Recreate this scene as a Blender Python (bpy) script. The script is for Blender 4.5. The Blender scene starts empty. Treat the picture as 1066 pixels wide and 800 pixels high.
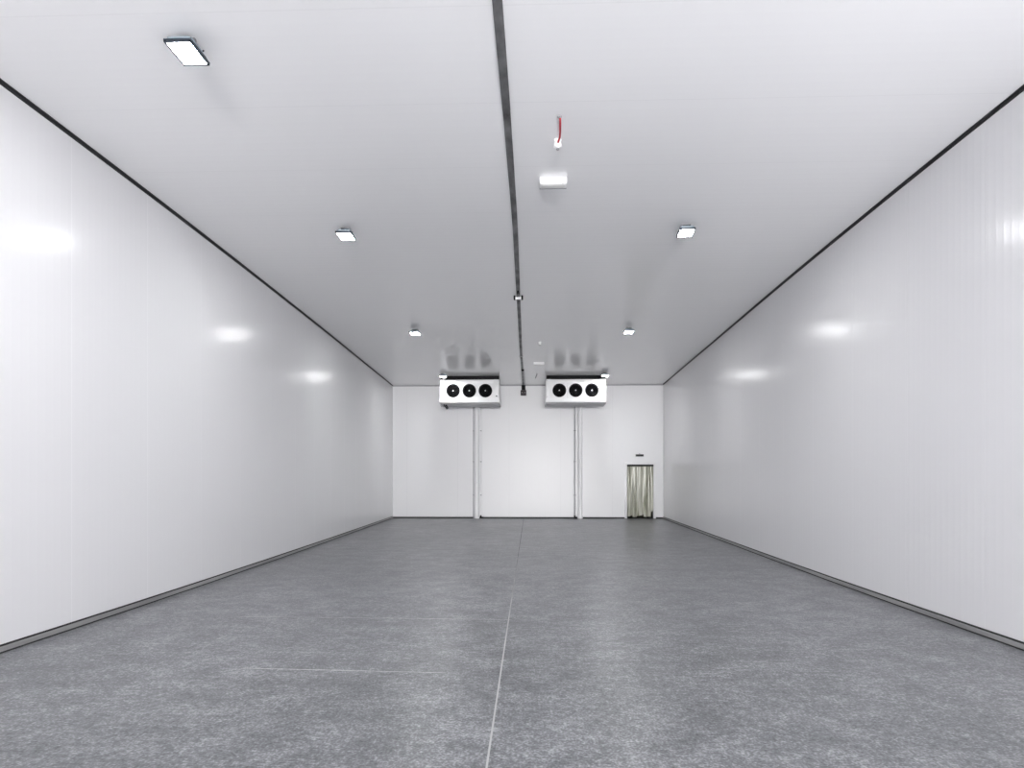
import bpy, bmesh, math, random
from mathutils import Vector, Matrix
random.seed(7)
S = bpy.context.scene
COL = S.collection

# ---------------------------------------------------------------- camera
H = 5.19                      # ceiling height
BACK = 23.9                   # back wall
FRONT = -20.0                 # wall behind the camera
cd = bpy.data.cameras.new('camera')
cd.sensor_width = 36.0
cd.lens = 36.0 * 640.0 / 1066.0
cd.shift_y = (497.3 - 400.0) / 1066.0
cd.clip_end = 200
cam = bpy.data.objects.new('camera', cd)
COL.objects.link(cam)
cam.location = (0, 0, 1.59)
cam.rotation_euler = (math.pi / 2, 0, math.atan(20 / 640.0))
S.camera = cam

# ---------------------------------------------------------------- world, daylight, exposure
W = bpy.data.worlds.new('world')
S.world = W
W.use_nodes = True
W.node_tree.nodes['Background'].inputs[0].default_value = (0.97, 0.98, 1.0, 1)
W.node_tree.nodes['Background'].inputs[1].default_value = 0.5
W.cycles.sampling_method = 'NONE'
ld = bpy.data.lights.new('daylight', 'AREA')
ld.shape = 'RECTANGLE'
ld.size = 6.0
ld.size_y = 3.2
ld.energy = 7900
ld.color = (1.0, 0.99, 0.99)
lo = bpy.data.objects.new('daylight', ld)
COL.objects.link(lo)
lo.location = (1.3, FRONT - 1.5, 1.6)
lo.rotation_euler = (math.radians(90 + 55), 0, 0)
LAMP = 235.0                  # emission of the floodlight glass
sd = bpy.data.lights.new('sun', 'SUN')      # sun through an added side opening, to brighten the near right ceiling
sd.energy = 82.0
sd.angle = math.radians(1.0)
sd.color = (1.0, 0.99, 0.985)
so = bpy.data.objects.new('sun', sd)
COL.objects.link(so)
so.location = (12, -8, 9)
so.rotation_euler = Vector((-1.0, 0.24, -0.95)).to_track_quat('-Z', 'Y').to_euler()
vs = S.view_settings
S.display_settings.display_device = 'sRGB'
vs.view_transform = 'Standard'
vs.look = 'None'
vs.exposure = 0.21
vs.gamma = 1.0
vs.use_curve_mapping = False
S.cycles.max_bounces = 12
S.cycles.diffuse_bounces = 8
S.cycles.glossy_bounces = 4
S.cycles.transmission_bounces = 6
S.cycles.transparent_max_bounces = 12
S.cycles.sample_clamp_indirect = 6.0
S.cycles.use_denoising = True

# ---------------------------------------------------------------- materials
def mat(name, color, rough=0.5, metal=0.0, spec=0.5):
    m = bpy.data.materials.new(name)
    m.use_nodes = True
    b = m.node_tree.nodes['Principled BSDF']
    b.inputs['Base Color'].default_value = (*color, 1)
    b.inputs['Roughness'].default_value = rough
    b.inputs['Metallic'].default_value = metal
    b.inputs['Specular IOR Level'].default_value = spec
    return m

def nodes(m):
    nt = m.node_tree
    return nt, nt.nodes['Principled BSDF']

def N(nt, t, **kw):
    n = nt.nodes.new(t)
    for k, v in kw.items():
        setattr(n, k, v)
    return n

def math_node(nt, op, a, b=None, c=None):
    n = N(nt, 'ShaderNodeMath', operation=op)
    for i, v in enumerate((a, b, c)):
        if v is None:
            continue
        if isinstance(v, (int, float)):
            n.inputs[i].default_value = v
        else:
            nt.links.new(v, n.inputs[i])
    return n.outputs[0]

def ramp(nt, fac, stops):
    r = N(nt, 'ShaderNodeValToRGB')
    el = r.color_ramp.elements
    el[0].position, el[0].color = stops[0][0], (*stops[0][1], 1)
    el[1].position, el[1].color = stops[-1][0], (*stops[-1][1], 1)
    for p, c in stops[1:-1]:
        e = el.new(p)
        e.color = (*c, 1)
    nt.links.new(fac, r.inputs[0])
    return r.outputs[0]

def panel_mat(name, color, rough, pitch, offset, rib=0.2, rib_depth=0.00045, seam_tint=1.06, wobble=0.004, spec=0.5):
    """coated steel sandwich panel: fine ribs along the panel and a joint every pitch (u of the UV map, in metres)"""
    m = mat(name, color, rough, 0.0, spec)
    nt, b = nodes(m)
    uv = N(nt, 'ShaderNodeUVMap')
    sep = N(nt, 'ShaderNodeSeparateXYZ')
    nt.links.new(uv.outputs[0], sep.inputs[0])
    u = sep.outputs[0]
    ph = math_node(nt, 'FRACT', math_node(nt, 'DIVIDE', math_node(nt, 'ADD', u, offset), pitch))
    dist = math_node(nt, 'MULTIPLY', math_node(nt, 'ABSOLUTE', math_node(nt, 'SUBTRACT', ph, 0.5)), pitch)   # pitch/2 at the joint
    seam = math_node(nt, 'GREATER_THAN', dist, pitch / 2 - 0.006)
    # ribs
    rs = math_node(nt, 'SINE', math_node(nt, 'MULTIPLY', u, 2 * math.pi / rib))
    rs = math_node(nt, 'MULTIPLY', math_node(nt, 'POWER', math_node(nt, 'ABSOLUTE', rs), 6.0), rib_depth)
    # panel to panel oil-canning
    nz = N(nt, 'ShaderNodeTexNoise')
    mp = N(nt, 'ShaderNodeMapping')
    mp.inputs['Scale'].default_value = (1.3, 0.22, 1)
    nt.links.new(uv.outputs[0], mp.inputs[0])
    nt.links.new(mp.outputs[0], nz.inputs['Vector'])
    nz.inputs['Scale'].default_value = 1.0
    nz.inputs['Detail'].default_value = 2.0
    h = math_node(nt, 'ADD', rs, math_node(nt, 'MULTIPLY', nz.outputs[0], wobble))
    h = math_node(nt, 'SUBTRACT', h, math_node(nt, 'MULTIPLY', seam, 0.002))
    bp = N(nt, 'ShaderNodeBump')
    bp.inputs['Strength'].default_value = 1.0
    bp.inputs['Distance'].default_value = 1.0
    nt.links.new(h, bp.inputs['Height'])
    nt.links.new(bp.outputs[0], b.inputs['Normal'])
    mx = N(nt, 'ShaderNodeMix', data_type='RGBA')
    mx.inputs[6].default_value = (*color, 1)
    mx.inputs[7].default_value = (*[min(0.97, c * seam_tint) for c in color], 1)
    nt.links.new(seam, mx.inputs[0])
    nt.links.new(mx.outputs[2], b.inputs['Base Color'])
    return m

M = {}
M['wall'] = panel_mat('white_wall_panel', (0.80, 0.797, 0.81), 0.21, 1.30, 0.2, spec=0.16, rib_depth=0.0004)
M['ceiling'] = panel_mat('white_ceiling_panel', (0.945, 0.942, 0.948), 0.19, 1.22, -1.02, rib=0.244, rib_depth=0.0003, seam_tint=0.96, wobble=0.002)
M['shell'] = mat('panel_outer_skin', (0.6, 0.6, 0.6), 0.6)
M['white'] = mat('white_enamel', (0.86, 0.86, 0.87), 0.3)
M['pipe'] = mat('white_pvc_pipe', (0.94, 0.94, 0.945), 0.25)
M['white_plastic'] = mat('white_plastic', (0.88, 0.88, 0.88), 0.4)
M['dark_trim'] = mat('dark_anodised_trim', (0.022, 0.022, 0.024), 0.5)
M['matt_black'] = mat('matt_black_finish', (0.018, 0.018, 0.018), 0.7)
M['black'] = mat('black_plastic', (0.005, 0.005, 0.006), 0.6, 0.0, 0.2)
M['fan_black'] = mat('black_fan_blade', (0.004, 0.004, 0.005), 0.6, 0.0, 0.15)
M['lamp_body'] = mat('dark_lamp_casting', (0.03, 0.04, 0.055), 0.4, 0.3)
M['lamp_cast'] = mat('pale_blue_grey_casting', (0.30, 0.36, 0.41), 0.4, 0.2)
M['steel'] = mat('zinc_steel', (0.35, 0.35, 0.36), 0.35, 0.8)
M['grey'] = mat('grey_plastic', (0.3, 0.3, 0.31), 0.5)
M['edge_strip'] = mat('grey_panel_edge', (0.42, 0.42, 0.44), 0.5)
M['red'] = mat('red_cable_sheath', (0.42, 0.015, 0.03), 0.4)
M['dark_brown'] = mat('dark_steel_shoe', (0.035, 0.025, 0.03), 0.5, 0.3)
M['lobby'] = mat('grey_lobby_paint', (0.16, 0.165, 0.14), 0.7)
M['inner_white'] = mat('lens_white', (0.8, 0.8, 0.78), 0.35)

def galv(name, lo, hi, scale, rough, metal=0.4, stretch=(1, 0.25, 1)):
    m = mat(name, lo, rough, metal)
    nt, b = nodes(m)
    tc = N(nt, 'ShaderNodeTexCoord')
    mp = N(nt, 'ShaderNodeMapping')
    mp.inputs['Scale'].default_value = stretch
    nt.links.new(tc.outputs['Object'], mp.inputs[0])
    nz = N(nt, 'ShaderNodeTexNoise')
    nz.inputs['Scale'].default_value = scale
    nz.inputs['Detail'].default_value = 5
    nt.links.new(mp.outputs[0], nz.inputs['Vector'])
    nt.links.new(ramp(nt, nz.outputs[0], [(0.3, lo), (0.7, hi)]), b.inputs['Base Color'])
    return m
M['rail'] = galv('weathered_galvanised_steel', (0.05, 0.05, 0.053), (0.27, 0.27, 0.275), 5.0, 0.5, 0.3, (1, 0.5, 1))
M['base'] = galv('galvanised_base_channel', (0.24, 0.24, 0.245), (0.36, 0.36, 0.355), 3.0, 0.5, 0.2)

def concrete():
    m = mat('power_floated_concrete', (0.2, 0.2, 0.2), 0.4, 0.0, 0.18)
    nt, b = nodes(m)
    tc = N(nt, 'ShaderNodeTexCoord')
    def noise(scale, det, rough=0.55, stretch=(1, 1, 1), dist=0.0):
        mp = N(nt, 'ShaderNodeMapping')
        mp.inputs['Scale'].default_value = stretch
        nt.links.new(tc.outputs['Object'], mp.inputs[0])
        n = N(nt, 'ShaderNodeTexNoise')
        n.inputs['Scale'].default_value = scale
        n.inputs['Detail'].default_value = det
        n.inputs['Roughness'].default_value = rough
        n.inputs['Distortion'].default_value = dist
        nt.links.new(mp.outputs[0], n.inputs['Vector'])
        return n.outputs[0]
    big = noise(0.45, 4, 0.6)
    mid = noise(1.6, 4, 0.6, (1.0, 0.8, 1))
    patch = noise(3.2, 5, 0.68, (0.9, 1.1, 1))
    fine = noise(20, 3, 0.6)
    grit = noise(62, 1, 0.5)
    s = math_node(nt, 'MULTIPLY', math_node(nt, 'SUBTRACT', big, 0.5), 0.55)
    s = math_node(nt, 'ADD', s, math_node(nt, 'MULTIPLY', math_node(nt, 'SUBTRACT', mid, 0.5), 0.22))
    s = math_node(nt, 'ADD', s, math_node(nt, 'MULTIPLY', math_node(nt, 'SUBTRACT', patch, 0.5), 1.15))
    s = math_node(nt, 'ADD', s, math_node(nt, 'MULTIPLY', math_node(nt, 'SUBTRACT', fine, 0.5), 1.4))
    s = math_node(nt, 'ADD', s, math_node(nt, 'MULTIPLY', math_node(nt, 'SUBTRACT', grit, 0.5), 1.5))
    s = math_node(nt, 'ADD', math_node(nt, 'MULTIPLY', s, 0.50), 0.5)
    c = ramp(nt, s, [(0.05, (0.03, 0.031, 0.033)), (0.5, (0.172, 0.176, 0.186)), (0.95, (0.52, 0.525, 0.545))])
    nt.links.new(c, b.inputs['Base Color'])
    r = math_node(nt, 'ADD', math_node(nt, 'MULTIPLY', mid, 0.05), 0.28)
    nt.links.new(r, b.inputs['Roughness'])
    bp = N(nt, 'ShaderNodeBump')
    bp.inputs['Distance'].default_value = 0.0007
    bp.inputs['Strength'].default_value = 0.35
    nt.links.new(s, bp.inputs['Height'])
    nt.links.new(bp.outputs[0], b.inputs['Normal'])
    return m
M['concrete'] = concrete()
def joint_mat():
    m = mat('joint_filler', (0.5, 0.5, 0.5), 0.6)
    nt, b = nodes(m)
    tc = N(nt, 'ShaderNodeTexCoord')
    sp = N(nt, 'ShaderNodeSeparateXYZ')
    nt.links.new(tc.outputs['Object'], sp.inputs[0])
    nz = N(nt, 'ShaderNodeTexNoise')
    nz.inputs['Scale'].default_value = 2.5
    nz.inputs['Detail'].default_value = 4
    nt.links.new(tc.outputs['Object'], nz.inputs['Vector'])
    # pale filler near the entrance, darker towards the far wall
    f = math_node(nt, 'MULTIPLY', math_node(nt, 'SUBTRACT', sp.outputs[1], 6.5), 0.085)
    f = math_node(nt, 'ADD', f, math_node(nt, 'MULTIPLY', math_node(nt, 'SUBTRACT', nz.outputs[0], 0.5), 0.7))
    nt.links.new(ramp(nt, f, [(0.0, (0.46, 0.46, 0.455)), (0.35, (0.26, 0.26, 0.26)), (0.75, (0.06, 0.06, 0.06))]), b.inputs['Base Color'])
    return m
M['joint'] = joint_mat()

def emis(name, color, strength):
    m = bpy.data.materials.new(name)
    m.use_nodes = True
    b = m.node_tree.nodes['Principled BSDF']
    b.inputs['Base Color'].default_value = (0.9, 0.9, 0.9, 1)
    b.inputs['Emission Color'].default_value = (*color, 1)
    b.inputs['Emission Strength'].default_value = strength
    return m
M['glow'] = emis('lit_lamp_glass', (0.985, 0.99, 1.0), LAMP)

def pvc():
    m = bpy.data.materials.new('cloudy_pvc_strip')
    m.use_nodes = True
    nt = m.node_tree
    b = nt.nodes['Principled BSDF']
    b.inputs['Base Color'].default_value = (0.62, 0.62, 0.53, 1)
    b.inputs['Roughness'].default_value = 0.18
    out = nt.nodes['Material Output']
    tr = N(nt, 'ShaderNodeBsdfTransparent')
    tr.inputs[0].default_value = (0.80, 0.81, 0.70, 1)
    tl = N(nt, 'ShaderNodeBsdfTranslucent')
    tl.inputs[0].default_value = (0.68, 0.68, 0.56, 1)
    m1 = N(nt, 'ShaderNodeMixShader'); m1.inputs[0].default_value = 0.2
    m2 = N(nt, 'ShaderNodeMixShader')
    tc = N(nt, 'ShaderNodeTexCoord')
    mp = N(nt, 'ShaderNodeMapping'); mp.inputs['Scale'].default_value = (9, 9, 0.7)
    nz = N(nt, 'ShaderNodeTexNoise'); nz.inputs['Scale'].default_value = 1.4
    nt.links.new(tc.outputs['Object'], mp.inputs[0])
    nt.links.new(mp.outputs[0], nz.inputs['Vector'])
    nt.links.new(ramp(nt, nz.outputs[0], [(0.38, (0.06, 0.06, 0.06)), (0.68, (0.72, 0.72, 0.72))]), m2.inputs[0])
    nt.links.new(b.outputs[0], m1.inputs[1]); nt.links.new(tl.outputs[0], m1.inputs[2])
    nt.links.new(m1.outputs[0], m2.inputs[1]); nt.links.new(tr.outputs[0], m2.inputs[2])
    nt.links.new(m2.outputs[0], out.inputs[0])
    return m
M['pvc'] = pvc()

# ---------------------------------------------------------------- mesh helpers
class MB:
    def __init__(s):
        s.bm = bmesh.new()
    def box(s, x0, x1, y0, y1, z0, z1, bevel=0.0, seg=2):
        r = bmesh.ops.create_cube(s.bm, size=1.0, matrix=Matrix.Translation(((x0+x1)/2, (y0+y1)/2, (z0+z1)/2)) @ Matrix.Diagonal((x1-x0, y1-y0, z1-z0, 1)))
        if bevel > 0:
            es = list({e for v in r['verts'] for e in v.link_edges})
            bmesh.ops.bevel(s.bm, geom=es, offset=bevel, segments=seg, affect='EDGES', profile=0.5)
        return s
    def cyl(s, p, q, r0, r1=None, n=20, caps=True):
        p, q = Vector(p), Vector(q)
        r1 = r0 if r1 is None else r1
        d = q - p
        m = Matrix.Translation((p + q) / 2) @ d.to_track_quat('Z', 'Y').to_matrix().to_4x4()
        bmesh.ops.create_cone(s.bm, cap_ends=caps, segments=n, radius1=r0, radius2=r1, depth=d.length, matrix=m)
        return s
    def tube(s, pts, r, n=12):
        pts = [Vector(p) for p in pts]
        rings = []
        for i, p in enumerate(pts):
            d = (pts[min(i+1, len(pts)-1)] - pts[max(i-1, 0)]).normalized()
            a = d.orthogonal().normalized() if not rings else (prev - d * prev.dot(d)).normalized()
            prev = a
            b = d.cross(a)
            rings.append([s.bm.verts.new(p + (a * math.cos(t) + b * math.sin(t)) * r) for t in [2*math.pi*k/n for k in range(n)]])
        for A, B in zip(rings, rings[1:]):
            for k in range(n):
                s.bm.faces.new((A[k], A[(k+1) % n], B[(k+1) % n], B[k]))
        s.bm.faces.new(rings[0][::-1]); s.bm.faces.new(rings[-1])
        return s
    def lathe(s, prof, c, n=32, axis='Z'):
        """prof: (radius, height) pairs; closed at both ends when the radius is 0"""
        c = Vector(c)
        def P(r, h, t):
            if axis == 'Z':
                return c + Vector((r*math.cos(t), r*math.sin(t), h))
            return c + Vector((r*math.cos(t), h, r*math.sin(t)))
        rings = []
        for r, h in prof:
            rings.append([s.bm.verts.new(P(0, h, 0))] if r < 1e-6 else [s.bm.verts.new(P(r, h, 2*math.pi*k/n)) for k in range(n)])
        for A, B in zip(rings, rings[1:]):
            for k in range(n):
                k2 = (k+1) % n
                if len(A) == 1 and len(B) == 1: continue
                if len(A) == 1: s.bm.faces.new((A[0], B[k2], B[k]))
                elif len(B) == 1: s.bm.faces.new((A[k], A[k2], B[0]))
                else: s.bm.faces.new((A[k], A[k2], B[k2], B[k]))
        return s
    def sweep(s, path, prof, side):
        """prof: closed (offset from the path towards the room, z) polygon; path: (x, y); side: +1 room lies at +x"""
        rings = []
        for i, (x, y) in enumerate(path):
            a = Vector(path[max(i-1, 0)]); b = Vector(path[min(i+1, len(path)-1)])
            d = (b - a).normalized()
            nrm = Vector((d.y, -d.x)) * side
            rings.append([s.bm.verts.new((x + nrm.x*o, y + nrm.y*o, z)) for o, z in prof])
        n = len(prof)
        for A, B in zip(rings, rings[1:]):
            for k in range(n):
                s.bm.faces.new((A[k], A[(k+1) % n], B[(k+1) % n], B[k]))
        s.bm.faces.new(rings[0][::-1]); s.bm.faces.new(rings[-1])
        return s
    def prism(s, poly, y0, y1, plane='XZ'):
        f = (lambda a, b, y: (a, y, b)) if plane == 'XZ' else (lambda a, b, y: (y, a, b)) if plane == 'YZ' else (lambda a, b, y: (a, b, y))
        A = [s.bm.verts.new(f(a, b, y0)) for a, b in poly]
        B = [s.bm.verts.new(f(a, b, y1)) for a, b in poly]
        n = len(poly)
        for k in range(n):
            s.bm.faces.new((A[k], A[(k+1) % n], B[(k+1) % n], B[k]))
        s.bm.faces.new(A[::-1]); s.bm.faces.new(B)
        return s
    def build(s, name, m, parent=None, smooth=35):
        bmesh.ops.recalc_face_normals(s.bm, faces=s.bm.faces)
        me = bpy.data.meshes.new(name)
        s.bm.to_mesh(me); s.bm.free()
        me.materials.append(m)
        if smooth:
            me.polygons.foreach_set('use_smooth', [True] * len(me.polygons))
            me.set_sharp_from_angle(angle=math.radians(smooth))
        o = bpy.data.objects.new(name, me)
        COL.objects.link(o)
        if parent is not None:
            o.parent = parent
        return o

def empty(name, loc, label, cat, group=None):
    o = bpy.data.objects.new(name, None)
    o.empty_display_size = 0.1
    COL.objects.link(o)
    o.location = loc
    return tag(o, label, cat, group)

def tag(o, label, cat, group=None):
    o['label'] = label
    o['category'] = cat
    if group: o['group'] = group
    return o

def struct(o):
    o['kind'] = 'structure'
    return o

def copy_tree(o, parent=None):
    c = o.copy()
    COL.objects.link(c)
    if parent is not None:
        c.parent = parent
    for ch in list(o.children):
        copy_tree(ch, c)
    return c

# ---------------------------------------------------------------- plan of the store (walls spread a little towards the back)
def interp(tab, y):
    if y <= tab[0][0]: return tab[0][1]
    for (a, b, c, d) in [(*p, *q) for p, q in zip(tab, tab[1:])]:
        if y <= c:
            return b + (d - b) * (y - a) / (c - a)
    return tab[-1][1]
LT = [(5.4, -4.808), (8.1, -4.835), (9.7, -4.875), (14, -5.01), (17.8, -5.165), (23.9, -5.42)]
RT = [(5.8, 4.53), (8.6, 4.57), (11.2, 4.635), (17.5, 4.865), (23.9, 5.095)]
def smooth_x(tab, y):
    return sum(interp(tab, y + d) * w for d, w in ((-1.6, .15), (-.8, .2), (0, .3), (.8, .2), (1.6, .15))) if y < 22 else interp(tab, y)
ys = [FRONT + (BACK - FRONT) * i / 60 for i in range(61)]
LP = [(smooth_x(LT, y), y) for y in ys]
RP = [(smooth_x(RT, y), y) for y in ys]

def wall_mesh(name, path, side):
    o = MB().sweep(path, [(0, 0), (0, H), (-0.12, H), (-0.12, 0)], side).build(name, M['wall'], None)
    me = o.data
    uv = me.uv_layers.new(name='UVMap')
    for p in me.polygons:
        for li in p.loop_indices:
            v = me.vertices[me.loops[li].vertex_index].co
            uv.data[li].uv = (v.y, v.z)
    return struct(o)

def box_uv(o, axis):
    me = o.data
    uv = me.uv_layers.new(name='UVMap')
    for p in me.polygons:
        for li in p.loop_indices:
            v = me.vertices[me.loops[li].vertex_index].co
            uv.data[li].uv = (v[axis], v[2] if axis == 0 else v[0])
    return struct(o)

XL, XR = -5.6, 5.3
fl = MB().box(XL, XR, FRONT - 0.2, BACK + 0.2, -0.2, 0).build('floor', M['concrete']); struct(fl)
ce = MB().box(XL, XR, FRONT - 0.2, BACK + 0.2, H, H + 0.15).build('ceiling', M['ceiling']); box_uv(ce, 1)
wall_mesh('wall_left', LP, 1)
SD0, SD1, SDZ = -3.6, 1.6, 4.2          # unseen opening added in the right wall to let the sun in
wall_mesh('wall_right', [(smooth_x(RT, SD1), SD1)] + [p for p in RP if p[1] > SD1 + 0.1], -1)
wall_mesh('wall_right_rear', [p for p in RP if p[1] < SD0 - 0.1] + [(smooth_x(RT, SD0), SD0)], -1)
lt = MB().box(4.53, 4.65, SD0, SD1, SDZ, H).build('wall_right_lintel', M['wall'])
box_uv(lt, 1)

# back wall with the door opening
DX0, DX1, DZ = 3.70, 4.72, 2.09
b = MB()
b.box(XL, DX0, BACK, BACK + 0.15, 0, H)
b.box(DX1, XR, BACK, BACK + 0.15, 0, H)
b.box(DX0, DX1, BACK, BACK + 0.15, DZ, H)
M['back'] = panel_mat('white_back_panel', (0.85, 0.85, 0.86), 0.31, 2.0, 0.86, rib=0.25, rib_depth=0.0004, seam_tint=0.93, wobble=0.006)
box_uv(b.build('wall_back', M['back']), 0)
# front wall behind the camera, with the loading doorway
b = MB()
b.box(XL, -1.7, FRONT - 0.15, FRONT, 0, H)
b.box(4.3, XR, FRONT - 0.15, FRONT, 0, H)
b.box(-1.7, 4.3, FRONT - 0.15, FRONT, 4.3, H)
box_uv(b.build('wall_front', M['wall']), 0)

# lobby behind the strip curtain
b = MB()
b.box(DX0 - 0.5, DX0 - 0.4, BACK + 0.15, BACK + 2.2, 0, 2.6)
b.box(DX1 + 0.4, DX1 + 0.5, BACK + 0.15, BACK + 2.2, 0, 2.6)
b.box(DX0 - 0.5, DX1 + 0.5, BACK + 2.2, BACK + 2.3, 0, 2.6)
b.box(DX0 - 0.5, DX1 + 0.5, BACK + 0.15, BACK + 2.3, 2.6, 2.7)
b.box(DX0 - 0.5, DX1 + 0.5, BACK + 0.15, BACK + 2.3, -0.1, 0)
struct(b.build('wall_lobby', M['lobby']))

# door frame
b = MB()
b.box(DX0 - 0.09, DX0, BACK - 0.025, BACK + 0.16, 0, DZ + 0.09, 0.006)
b.box(DX1, DX1 + 0.09, BACK - 0.025, BACK + 0.16, 0, DZ + 0.09, 0.006)
b.box(DX0 - 0.09, DX1 + 0.09, BACK - 0.027, BACK + 0.16, DZ, DZ + 0.092, 0.006)
struct(b.build('door_1', M['white']))

# base channels
def base(name, path, side):
    o = struct(MB().sweep(path, [(0, 0), (0.025, 0), (0.025, 0.05), (0.02, 0.056), (0, 0.056)], side).build(name, M['base']))
    MB().sweep(path, [(0, 0.056), (0.012, 0.056), (0.012, 0.072), (0, 0.072)], side).build('edge_strip', M['matt_black'], o)  # dark strip standing in for the shadowed gap over the channel
    MB().sweep(path, [(0.025, 0), (0.035, 0), (0.034, 0.006), (0.025, 0.012)], side).build('shadow_bead', M['matt_black'], o)  # dark bead painting the contact shadow along the floor
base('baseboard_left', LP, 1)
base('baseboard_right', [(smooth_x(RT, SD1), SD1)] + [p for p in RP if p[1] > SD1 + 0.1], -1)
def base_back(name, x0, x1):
    return struct(MB().box(x0, x1, BACK - 0.025, BACK, 0, 0.05).build(name, M['matt_black']))
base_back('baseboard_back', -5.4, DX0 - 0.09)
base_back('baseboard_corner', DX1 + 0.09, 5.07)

# dark joint angles under the ceiling
for nm, path, side in (('trim_1', LP, 1), ('trim_2', RP, -1)):
    struct(MB().sweep(path, [(0, H), (0, H - 0.036), (0.006, H - 0.036), (0.008, H - 0.008), (0.03, H - 0.006), (0.03, H)], side).build(nm, M['dark_trim']))
struct(MB().prism([(BACK, H), (BACK, H - 0.045), (BACK - 0.008, H - 0.045), (BACK - 0.01, H - 0.008), (BACK - 0.035, H - 0.006), (BACK - 0.035, H)], -5.42, 5.08, 'YZ').build('trim_3', M['edge_strip']))
# corner covers on the back wall
struct(MB().box(-5.42, -5.36, BACK - 0.012, BACK, 0.05, H - 0.05, 0.003).build('trim_4', M['white']))
struct(MB().box(5.03, 5.095, BACK - 0.012, BACK, 0.05, H - 0.05, 0.003).build('trim_5', M['white']))

# saw-cut floor joints
def strip(name, p, q, w):
    p, q = Vector(p), Vector(q)
    d = (q - p).normalized(); n = Vector((d.y, -d.x)) * w / 2
    return struct(MB().prism([tuple(p + n), tuple(q + n), tuple(q - n), tuple(p - n)], -0.004, 0.0012, 'XY').build(name, M['joint']))
strip('trim_6', (-0.19, FRONT), (-0.292, BACK - 0.03), 0.012)
strip('trim_7', (-3.6, 6.93), (-0.22, 6.86), 0.006)
strip('trim_8', (-2.4, 5.05), (-0.7, 4.98), 0.005)

# ---------------------------------------------------------------- ceiling support rail
RX = [(FRONT, -0.27), (3.0, -0.275), (4.6, -0.272), (5.9, -0.242), (8.6, -0.228), (12.2, -0.255), (18.4, -0.298), (BACK - 0.02, -0.305)]
rail = empty('ceiling_rail', (-0.26, 9.0, H), 'long mottled dark grey steel rail down the middle of the ceiling', 'ceiling rail')
def rail_seg(y0, y1, w, name='strip'):
    n = 8
    path = [(interp(RX, y0 + (y1-y0)*i/n) + 0.26, y0 + (y1-y0)*i/n - 9.0) for i in range(n+1)]
    hw = w / 2
    return MB().sweep(path, [(-hw, 0), (-hw, -0.016), (-hw*0.8, -0.020), (hw*0.8, -0.020), (hw, -0.016), (hw, 0)], 1).build(name, M['rail'], rail)
rail_seg(FRONT, 6.0, 0.078)
rail_seg(6.0, 11.9, 0.074)
rail_seg(11.9, 18.2, 0.072)
rail_seg(18.2, BACK - 0.02, 0.066)
for y in (18.2,):
    x = interp(RX, y) + 0.26
    MB().box(x - 0.052, x + 0.052, y - 9.04, y - 8.96, -0.026, 0, 0.004).build('splice_plate', M['steel'], rail)

# rail hanger with the white bar
hx, hy = -0.255, 12.17
hg = empty('rail_clamp', (hx, hy, H - 0.02), 'small white crossbar clamp with dark ends halfway along the ceiling rail', 'clamp')
MB().box(-0.06, 0.06, -0.03, 0.03, -0.055, -0.012, 0.008).build('crossbar', M['white'], hg)
for s in (-1, 1):
    MB().box(s*0.075 - 0.018, s*0.075 + 0.018, -0.035, 0.035, -0.06, 0.02, 0.008).build('end_clamp', M['black'], hg)
    MB().cyl((s*0.075, 0, -0.06), (s*0.075, 0, -0.075), 0.009, n=6).build('bolt', M['steel'], hg)
MB().box(-0.04, 0.04, -0.02, 0.02, -0.012, 0.0, 0.003).build('saddle', M['grey'], hg)
wg = MB().prism([(-0.012, 0), (0.012, 0), (0.028, -0.05), (0.016, -0.05), (0.0, -0.018), (-0.016, -0.05), (-0.028, -0.05)], -0.40, -0.31).build('wedge', M['black'], hg)
wg['label'] = 'black forked wedge'
# small dark clip further along
tag(MB().prism([(-0.05, 0.0), (-0.035, -0.045), (0.035, -0.045), (0.05, 0.0)], -0.06, 0.06).build('rail_clip', M['black']),
    'tiny black clip under the far end of the ceiling rail', 'clip').location = (-0.285, 20.4, H - 0.02)
# dark shoe where the rail meets the back wall
sh = empty('rail_shoe', (-0.30, BACK, H), 'dark steel shoe on the back wall at the far end of the ceiling rail', 'bracket')
MB().box(-0.075, 0.075, -0.10, 0, -0.20, -0.022, 0.01).build('neck', M['black'], sh)
MB().box(-0.11, 0.11, -0.14, 0, -0.42, -0.22, 0.012).build('foot', M['dark_brown'], sh)
for q in (-0.06, 0.06):
    MB().cyl((q, -0.14, -0.32), (q, -0.155, -0.32), 0.016, n=6).build('bolt', M['steel'], sh)

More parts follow.
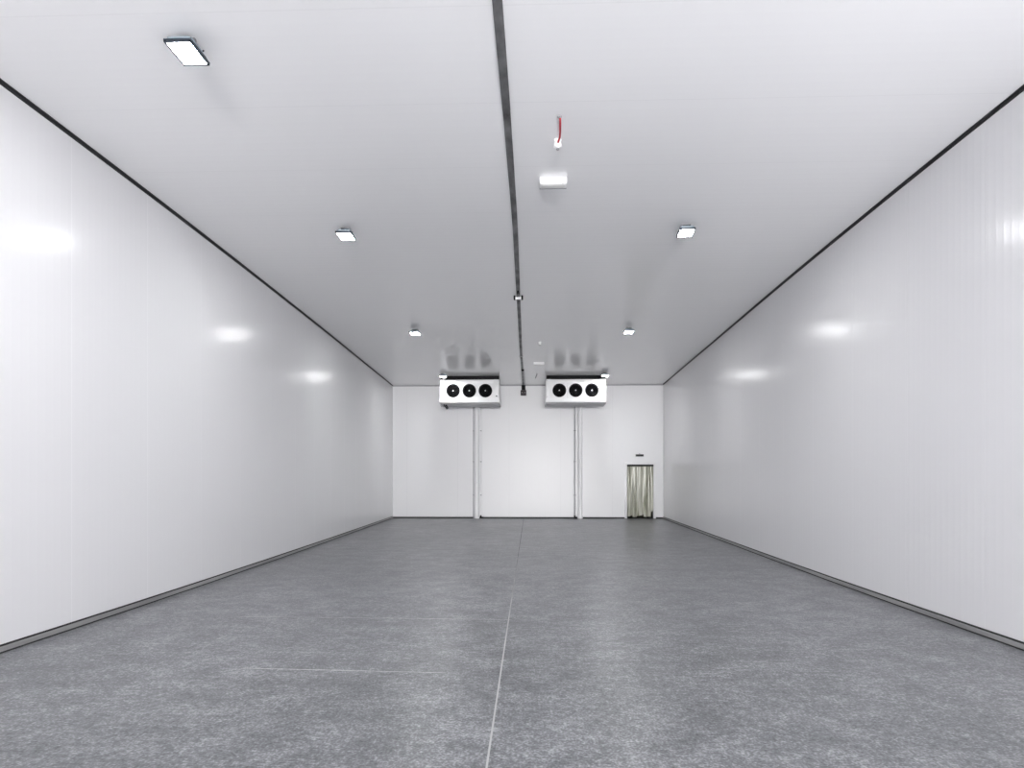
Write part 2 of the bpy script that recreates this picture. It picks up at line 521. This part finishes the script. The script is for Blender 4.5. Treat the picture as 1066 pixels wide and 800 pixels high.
# ---------------------------------------------------------------- floodlights
def make_lamp(label):
    t = empty('floodlight', (0, 0, H), label, 'ceiling light', 'floodlights on the ceiling')
    # housing: rim frame, back casting with fins, driver box
    b = MB()
    b.box(-0.112, 0.112, -0.150, 0.150, -0.112, -0.098, 0.004)
    for q in (-1, 1):
        b.box(q*0.1025 - 0.0085, q*0.1025 + 0.0085, -0.147, 0.147, -0.125, -0.108, 0.002)
        b.box(-0.111, 0.111, q*0.1385 - 0.0085, q*0.1385 + 0.0085, -0.125, -0.108, 0.002)
    b.build('rim', M['lamp_body'], t)
    MB().box(-0.098, 0.098, -0.132, 0.132, -0.100, -0.066, 0.014).build('housing', M['lamp_cast'], t)
    b = MB()
    for k in range(9):
        x = -0.08 + 0.02 * k
        b.prism([(-0.115, -0.068), (-0.085, -0.046), (0.085, -0.046), (0.115, -0.068)], x - 0.003, x + 0.003, 'YZ')
    b.build('cooling_fins', M['lamp_cast'], t)
    MB().box(-0.058, 0.058, -0.06, 0.06, -0.08, -0.028, 0.008).build('driver_box', M['lamp_body'], t)
    gl = MB().box(-0.094, 0.094, -0.130, 0.130, -0.122, -0.111).build('glass', M['white_plastic'], t)
    gl.data.materials.append(M['glow'])
    for p in gl.data.polygons:
        if p.normal.z < -0.9:
            p.material_index = 1
    b = MB()
    for s in (-1, 1):
        b.box(s*0.064 - 0.003, s*0.064 + 0.003, -0.016, 0.016, -0.062, -0.001, 0.001)
    b.box(-0.067, 0.067, -0.016, 0.016, -0.006, 0.0, 0.001)
    b.build('bracket', M['steel'], t)
    for s in (-1, 1):
        MB().cyl((s*0.056, 0, -0.045), (s*0.074, 0, -0.045), 0.009, n=12).build('pivot_bolt', M['steel'], t)
    MB().tube([(0.03, 0.05, -0.05), (0.045, 0.085, -0.045), (0.055, 0.12, -0.025), (0.06, 0.14, 0)], 0.006, 8).build('cable', M['black'], t)
    return t
LAMPS = [(-2.82, 4.958, 'lit floodlight with dark frame nearest the camera, high on the left of the ceiling', 0.0),
         (-2.674, 8.793, 'lit floodlight left of the ceiling rail, second from the camera', 0.02),
         (-2.811, 14.794, 'lit floodlight left of the ceiling rail, third from the camera', 0.0),
         (2.20, 8.823, 'lit floodlight right of the ceiling rail, the first beyond the white ceiling box', -0.08),
         (2.334, 14.807, 'lit floodlight right of the ceiling rail, well before the right cooling unit', 0.0),
         (-3.04, 21.15, 'lit floodlight close to the left cooling unit, just before its outer top corner', 0.0),
         (2.53, 21.15, 'lit floodlight close to the right cooling unit, just before its outer top corner', 0.0),
         (2.25, 2.6, 'lit floodlight on the ceiling right of the rail, above the middle of the store', 0.0),
         (-2.8, -7.0, 'lit floodlight on the ceiling left of the rail, just inside the loading doorway', 0.0),
         (2.25, -9.0, 'lit floodlight on the ceiling just inside the loading doorway, right of the rail', 0.0),
         (-2.8, -1.0, 'lit floodlight left of the ceiling rail, halfway to the loading doorway', 0.0)]
proto = None
for x, y, lab, rz in LAMPS:
    o = make_lamp(lab) if proto is None else copy_tree(proto)
    proto = proto or o
    o.location = (x, y, H)
    o.rotation_euler = (0, 0, rz)
    o['label'] = lab

# ---------------------------------------------------------------- detectors and emergency lights on the ceiling
def make_detector(label):
    t = empty('smoke_detector', (0, 0, H), label, 'smoke detector', 'smoke detectors on the ceiling')
    MB().lathe([(0, 0), (0.043, 0), (0.043, -0.016), (0.038, -0.022), (0, -0.022)], (0, 0, 0)).build('base', M['white_plastic'], t)
    MB().lathe([(0, -0.02), (0.030, -0.02), (0.034, -0.032), (0.044, -0.04), (0.046, -0.062), (0.040, -0.078), (0.024, -0.088), (0, -0.09)], (0, 0, 0)).build('head', M['white_plastic'], t)
    MB().lathe([(0, -0.088), (0.016, -0.088), (0.016, -0.099), (0.010, -0.104), (0, -0.104)], (0, 0, 0)).build('sensor_tip', M['grey'], t)
    return t
d1 = make_detector('white smoke detector fed by a short red cable, left of the nearer white ceiling box')
d1['label'] = 'white smoke detector with a short red cable, the nearer of the two'
d1.location = (0.282, 6.575, H)
c = MB().tube([(0.006, -0.43, 0.0), (0.008, -0.42, -0.022), (0.012, -0.33, -0.034), (0.017, -0.22, -0.036), (0.017, -0.13, -0.038), (0.008, -0.07, -0.04), (0.002, -0.034, -0.045)], 0.0105, 10).build('cable', M['red'], d1)
c['label'] = 'red cable'
MB().lathe([(0, 0), (0.024, 0), (0.022, -0.008), (0.010, -0.014), (0, -0.014)], (0.0, -0.435, 0), 20).build('cable_gland', M['grey'], d1)
d2 = make_detector('small white smoke detector far back on the ceiling, before the farther white ceiling box')
d2.location = (0.229, 16.32, H)

def make_box(label):
    t = empty('emergency_light', (0, 0, H), label, 'emergency light', 'white emergency lights on the ceiling')
    MB().box(-0.163, 0.163, 0.0, 0.135, -0.078, 0, 0.010, 3).build('housing', M['white_plastic'], t)
    MB().box(-0.140, 0.140, 0.018, 0.117, -0.084, -0.076, 0.004).build('diffuser', M['inner_white'], t)
    MB().box(-0.163, 0.163, 0.131, 0.139, -0.084, -0.072, 0.002).build('rim', M['grey'], t)
    MB().cyl((0.115, 0.014, -0.079), (0.115, 0.014, -0.082), 0.005, n=10).build('test_button', M['grey'], t)
    return t
e1 = make_box('white rectangular emergency light box on the ceiling just beyond the red-cabled detector')
e1.location = (0.264, 7.37, H)
e2 = copy_tree(e1)
e2['label'] = 'white rectangular emergency light box far back on the ceiling near the cooling units'
e2.location = (0.239, 19.17, H)
tag(MB().tube([(0, 0, 0), (0.0, 0.0, -0.03), (-0.02, 0.05, -0.075), (-0.045, 0.10, -0.12), (-0.05, 0.11, -0.15)], 0.014, 8).build('sensor_cable', M['grey']),
    'short grey cable stub hanging from the ceiling left of the right cooling unit', 'cable').location = (0.20, 21.3, H)

# ---------------------------------------------------------------- evaporator cooling units
UW, UZ0, UZ1, UY, UD = 2.10, 4.235, 5.055, 21.7, 0.95
FANS = (0.47, 1.045, 1.615)
FR, FZ = 0.228, 4.658
def ring_plate(b, cx, cz, half, r, y0, y1, n=40):
    """square plate with a round hole, thick in y"""
    def sq(t):
        c, s_ = math.cos(t), math.sin(t)
        k = half / max(abs(c), abs(s_))
        return cx + c*k, cz + s_*k
    V = {}
    for j, y in enumerate((y0, y1)):
        for k in range(n):
            t = 2*math.pi*(k + 0.0)/n
            V[j, 0, k] = b.bm.verts.new((cx + r*math.cos(t), y, cz + r*math.sin(t)))
            x, z = sq(t)
            V[j, 1, k] = b.bm.verts.new((x, y, z))
    for k in range(n):
        q = (k+1) % n
        b.bm.faces.new((V[0,0,k], V[0,1,k], V[0,1,q], V[0,0,q]))
        b.bm.faces.new((V[1,0,k], V[1,0,q], V[1,1,q], V[1,1,k]))
        b.bm.faces.new((V[0,0,k], V[0,0,q], V[1,0,q], V[1,0,k]))
        b.bm.faces.new((V[0,1,k], V[1,1,k], V[1,1,q], V[0,1,q]))
def make_unit(label):
    t = empty('cooling_unit', (0, UY, H), label, 'cooling unit', 'three-fan cooling units under the ceiling')
    z0, z1, fz = UZ0 - H, UZ1 - H, FZ - H
    tray = 0.15
    # cabinet shell: top, back, ends, front bands around the fan bay
    b = MB()
    b.box(0, UW, 0.03, UD, z1 - 0.03, z1, 0.004)
    b.box(0, UW, UD - 0.03, UD, z0 + 0.03, z1, 0.004)
    b.box(0, FANS[0] - 0.2855, 0, UD, z0 + tray, z1, 0.008)
    b.box(FANS[2] + 0.2855, UW, 0, UD, z0 + tray, z1, 0.008)
    b.box(0, UW, 0.01, 0.04, fz + 0.27, z1 - 0.002, 0.004)
    b.build('cabinet', M['white'], t)
    # drip tray with a sloped underside
    MB().prism([(-0.02, z0 + tray + 0.005), (-0.02, z0 + 0.012), (0.0, z0), (UD + 0.02, z0 - 0.03), (UD + 0.02, z0 + tray + 0.005)], -0.012, UW + 0.012, 'YZ').build('drip_tray', M['white'], t)
    MB().box(-0.014, UW + 0.014, 0.02, UD, z0 - 0.045, z0 - 0.012, 0.004).build('tray_underside', M['edge_strip'], t)
    # coil block behind the fans
    MB().box(FANS[0] - 0.2855, FANS[2] + 0.2855, 0.24, 0.70, z0 + tray, z1 - 0.03).build('coil', M['black'], t)
    b = MB()
    for x in (0.3, 0.75, 1.3, 1.8):
        b.box(x - 0.02, x + 0.02, 0.05, 0.10, z1, -0.0, 0.002)
    b.box(0.02, UW - 0.0, 0.012, 0.13, z1 + 0.002, -0.006, 0.004)  # black strip between the hangers, filling in the shadow of the ceiling gap
    b.build('hanger_gap_strip', M['black'], t)
    for fx in FANS:
        b = MB()
        ring_plate(b, fx, fz, 0.2855, FR, 0.0, 0.03)
        pl = b.build('fan_plate', M['white'], t)
        # bellmouth
        MB().lathe([(FR + 0.012, -0.012), (FR + 0.004, -0.016), (FR - 0.004, -0.010), (FR - 0.008, 0.03), (FR - 0.008, 0.18), (FR + 0.006, 0.18), (FR + 0.006, 0.0), (FR + 0.012, -0.012)], (fx, 0, fz), 40, 'Y').build('bellmouth', M['black'], pl)
        # hub and blades
        b = MB()
        b.lathe([(0, 0.03), (0.05, 0.03), (0.066, 0.042), (0.07, 0.06), (0.07, 0.15), (0, 0.15)], (fx, 0, fz), 24, 'Y')
        for k in range(5):
            a0 = 2*math.pi*k/5 + 0.3
            vs_ = []
            for j in range(6):
                r = 0.06 + (FR - 0.022 - 0.06) * j / 5
                w = 0.34 + 0.10 * math.sin(j / 5 * math.pi)
                vs_.append([(fx + r*math.cos(a0 - w), 0.075, fz + r*math.sin(a0 - w)), (fx + r*math.cos(a0 + w + 0.1*j/5), 0.135, fz + r*math.sin(a0 + w + 0.1*j/5))])
            for dy in (0.0, 0.004):
                vv = [[b.bm.verts.new((p[0], p[1] + dy, p[2])) for p in row] for row in vs_]
                for A, B in zip(vv, vv[1:]):
                    b.bm.faces.new((A[0], A[1], B[1], B[0]))
        b.build('fan', M['fan_black'], pl)
        # wire guard: rings and spokes
        b = MB()
        for r in (0.065, 0.10, 0.135, 0.17, 0.205):
            b.lathe([(r - 0.0025, -0.02), (r, -0.0225), (r + 0.0025, -0.02), (r, -0.0175), (r - 0.0025, -0.02)], (fx, 0, fz), 32, 'Y')
        for k in range(8):
            a = math.pi*2*k/8
            b.tube([(fx + 0.03*math.cos(a), -0.02, fz + 0.03*math.sin(a)), (fx + (FR + 0.006)*math.cos(a), -0.014, fz + (FR + 0.006)*math.sin(a))], 0.003, 6)
        b.build('fan_guard', M['black'], pl)
        MB().lathe([(0, -0.03), (0.020, -0.03), (0.024, -0.024), (0.024, -0.016), (0, -0.016)], (fx, 0, fz), 20, 'Y').build('hub_badge', M['white_plastic'], pl)
    # screws and the side port
    for x in (0.05, UW - 0.05):
        for z in (z1 - 0.06, z0 + tray + 0.05):
            MB().cyl((x, 0.004, z), (x, -0.006, z), 0.012, n=6).build('screw', M['steel'], t)
    return t
u1 = make_unit('left white cooling unit with three black fans, a black drain elbow under its left end')
u1.location = (-3.235, UY, H)
u2 = copy_tree(u1)
u2['label'] = 'right white cooling unit with three black fans hung under the ceiling, nearer the door'
u2.location = (0.52, UY, H)
# left unit only: drain elbow and the round port on its right end
z0 = UZ0 - H
el = MB().tube([(0.13, 0.12, z0 - 0.02), (0.13, 0.11, z0 - 0.075), (0.15, 0.10, z0 - 0.105), (0.185, 0.10, z0 - 0.11)], 0.028, 12).cyl((0.185, 0.10, z0 - 0.075), (0.26, 0.10, z0 - 0.20), 0.048, n=14).build('drain_elbow', M['black'], u1)
MB().tube([(0.03, 0.08, z0 - 0.03), (0.03, 0.06, z0 - 0.10), (0.05, 0.05, z0 - 0.13)], 0.02, 10).build('drain_stub', M['grey'], u1)
MB().cyl((2.01, 0.004, z0 + 0.23), (2.01, -0.012, z0 + 0.23), 0.026, n=16).build('cable_port', M['black'], u1)
MB().box(0.10, 0.19, -0.005, 0.05, z0 + 0.825, z0 + 0.90, 0.006).build('terminal_box', M['white'], u1)
MB().cyl((0.05, 0.08, z0 - 0.02), (0.05, 0.08, z0 - 0.10), 0.032, n=14).build('drain_plug', M['grey'], u2)

# ---------------------------------------------------------------- drain pipes down the back wall
def riser(name, x, r, y, m, label, cat, group, clip=True, ztop=4.6, elbow=True):
    t = empty(name, (x, y, 0), label, cat, group)
    MB().cyl((0, 0, 0.10 if elbow else 0.0), (0, 0, ztop), r, n=24).build('pipe', m, t)
    if clip:
        MB().tube([(0, 0, ztop - 0.01), (0, -0.01, ztop + 0.05), (0, -0.05, ztop + 0.10), (0, -0.12, ztop + 0.115), (0, -1.08, ztop + 0.13)], r, 20).build('branch', m, t)
        MB().lathe([(0, 0), (r*1.25, 0), (r*1.25, 0.10), (r*1.05, 0.12), (0, 0.12)], (0, 0, 0), 24).build('foot_collar', m, t)
        for z in (1.4, 2.9):
            MB().lathe([(r, -0.02), (r*1.08, -0.02), (r*1.08, 0.02), (r, 0.02)], (0, 0, z), 24).box(-0.02, 0.02, r*0.9, BACK - y - 0.002, -0.015 + z, 0.015 + z).build('pipe_clip', M['white'], t)
        MB().lathe([(r, -0.05), (r*1.1, -0.05), (r*1.1, 0.05), (r, 0.05)], (0, 0, ztop - 0.9), 24).build('coupling', m, t)
    else:
        if elbow: MB().tube([(0, 0, 0.12), (0, 0, 0.05), (0.03, -0.01, 0.034), (0.10, -0.02, 0.034)], r*1.4, 10).build('elbow', M['black'], t)
        for z in (0.9, 2.2, 3.4):
            MB().box(-r*1.6, r*1.6, -r*1.1, BACK - y - 0.002, z - 0.012, z + 0.012, 0.003).build('pipe_clip', M['grey'], t)
    return t
riser('drain_pipe', -2.105, 0.082, BACK - 0.15, M['pipe'], 'thick white pipe down the back wall under the left cooling unit', 'pipe', 'white drain pipes')
riser('drain_pipe', 1.885, 0.085, BACK - 0.15, M['pipe'], 'thick white pipe down the back wall under the right cooling unit', 'pipe', 'white drain pipes')
riser('conduit', -2.245, 0.018, BACK - 0.04, M['edge_strip'], 'thin grey rod added for the shade line just left of the left white pipe', 'conduit', 'thin conduits', False, elbow=False)  # added rod in place of the shade along the pipe's left edge
riser('conduit', -1.955, 0.020, BACK - 0.06, M['white'], 'thin white conduit just right of the left white pipe', 'conduit', 'thin conduits', False)
riser('conduit', 1.685, 0.026, BACK - 0.06, M['edge_strip'], 'thin grey conduit just left of the right white pipe', 'conduit', 'thin conduits', False)

# ---------------------------------------------------------------- strip curtain, door sign
cu = empty('strip_curtain', ((DX0 + DX1)/2, BACK - 0.01, 0), 'cloudy yellowish plastic strip curtain hanging in the white-framed door at the back right', 'strip curtain')
hw = (DX1 - DX0) / 2
MB().box(-hw + 0.004, hw - 0.004, 0.0, 0.05, DZ - 0.075, DZ - 0.002, 0.004).build('rail', M['matt_black'], cu)
n = 9
for k in range(n):
    cx = -hw + 0.075 + (2*hw - 0.15) * k / (n - 1)
    w = 0.085
    rows, cols = 14, 6
    bot = random.uniform(0.05, 0.16) if k not in (n - 1,) else 0.28
    ph, amp, tw = random.uniform(0, 6), random.uniform(0.006, 0.018), random.uniform(-0.5, 0.5)
    b = MB()
    g = []
    for i in range(rows + 1):
        f = i / rows
        z = (DZ - 0.06) * (1 - f) + bot * f
        row = []
        for j in range(cols + 1):
            s = j / cols * 2 - 1
            a = tw * f + 0.06 * math.sin(ph + 5 * f)
            bulge = 0.016 * (1 - s*s) * (1 if k % 2 else -1)
            x = cx + w * s * math.cos(a) + amp * f * math.sin(ph + 4*f)
            y = 0.045 + (0.012 if k % 2 else -0.010) + w * s * math.sin(a) * 0.6 + bulge
            x = max(-hw + 0.004, min(hw - 0.004, x))
            row.append((x, y, z))
        g.append(row)
    for dy in (0, 0.003):
        vv = [[b.bm.verts.new((p[0], p[1] + dy, p[2])) for p in r] for r in g]
        for A, B in zip(vv, vv[1:]):
            for j in range(cols):
                b.bm.faces.new((A[j], A[j+1], B[j+1], B[j]))
    b.build('strip', M['pvc'], cu, 60)
tag(MB().lathe([(0, 0), (0.09, 0), (0.10, 0.06), (0.085, 0.15), (0.04, 0.19), (0, 0.20)], (0, 0, 0), 20).build('door_stop', M['black']),
    'small black lump on the floor at the right foot of the strip curtain', 'door stop').location = (DX1 - 0.12, BACK + 0.22, 0)
sg = empty('door_sign', (4.185, BACK, 2.44), 'small dark grey oblong sign on the back wall above the door', 'sign')
MB().box(-0.155, 0.155, -0.03, 0, -0.045, 0.045, 0.006).build('plate', M['grey'], sg)
MB().box(-0.14, 0.14, -0.034, -0.028, -0.03, 0.03, 0.002).build('face', M['dark_trim'], sg)
MB().cyl((0, -0.012, 0.045), (0, -0.012, 0.085), 0.018, n=12).build('mount', M['edge_strip'], sg)
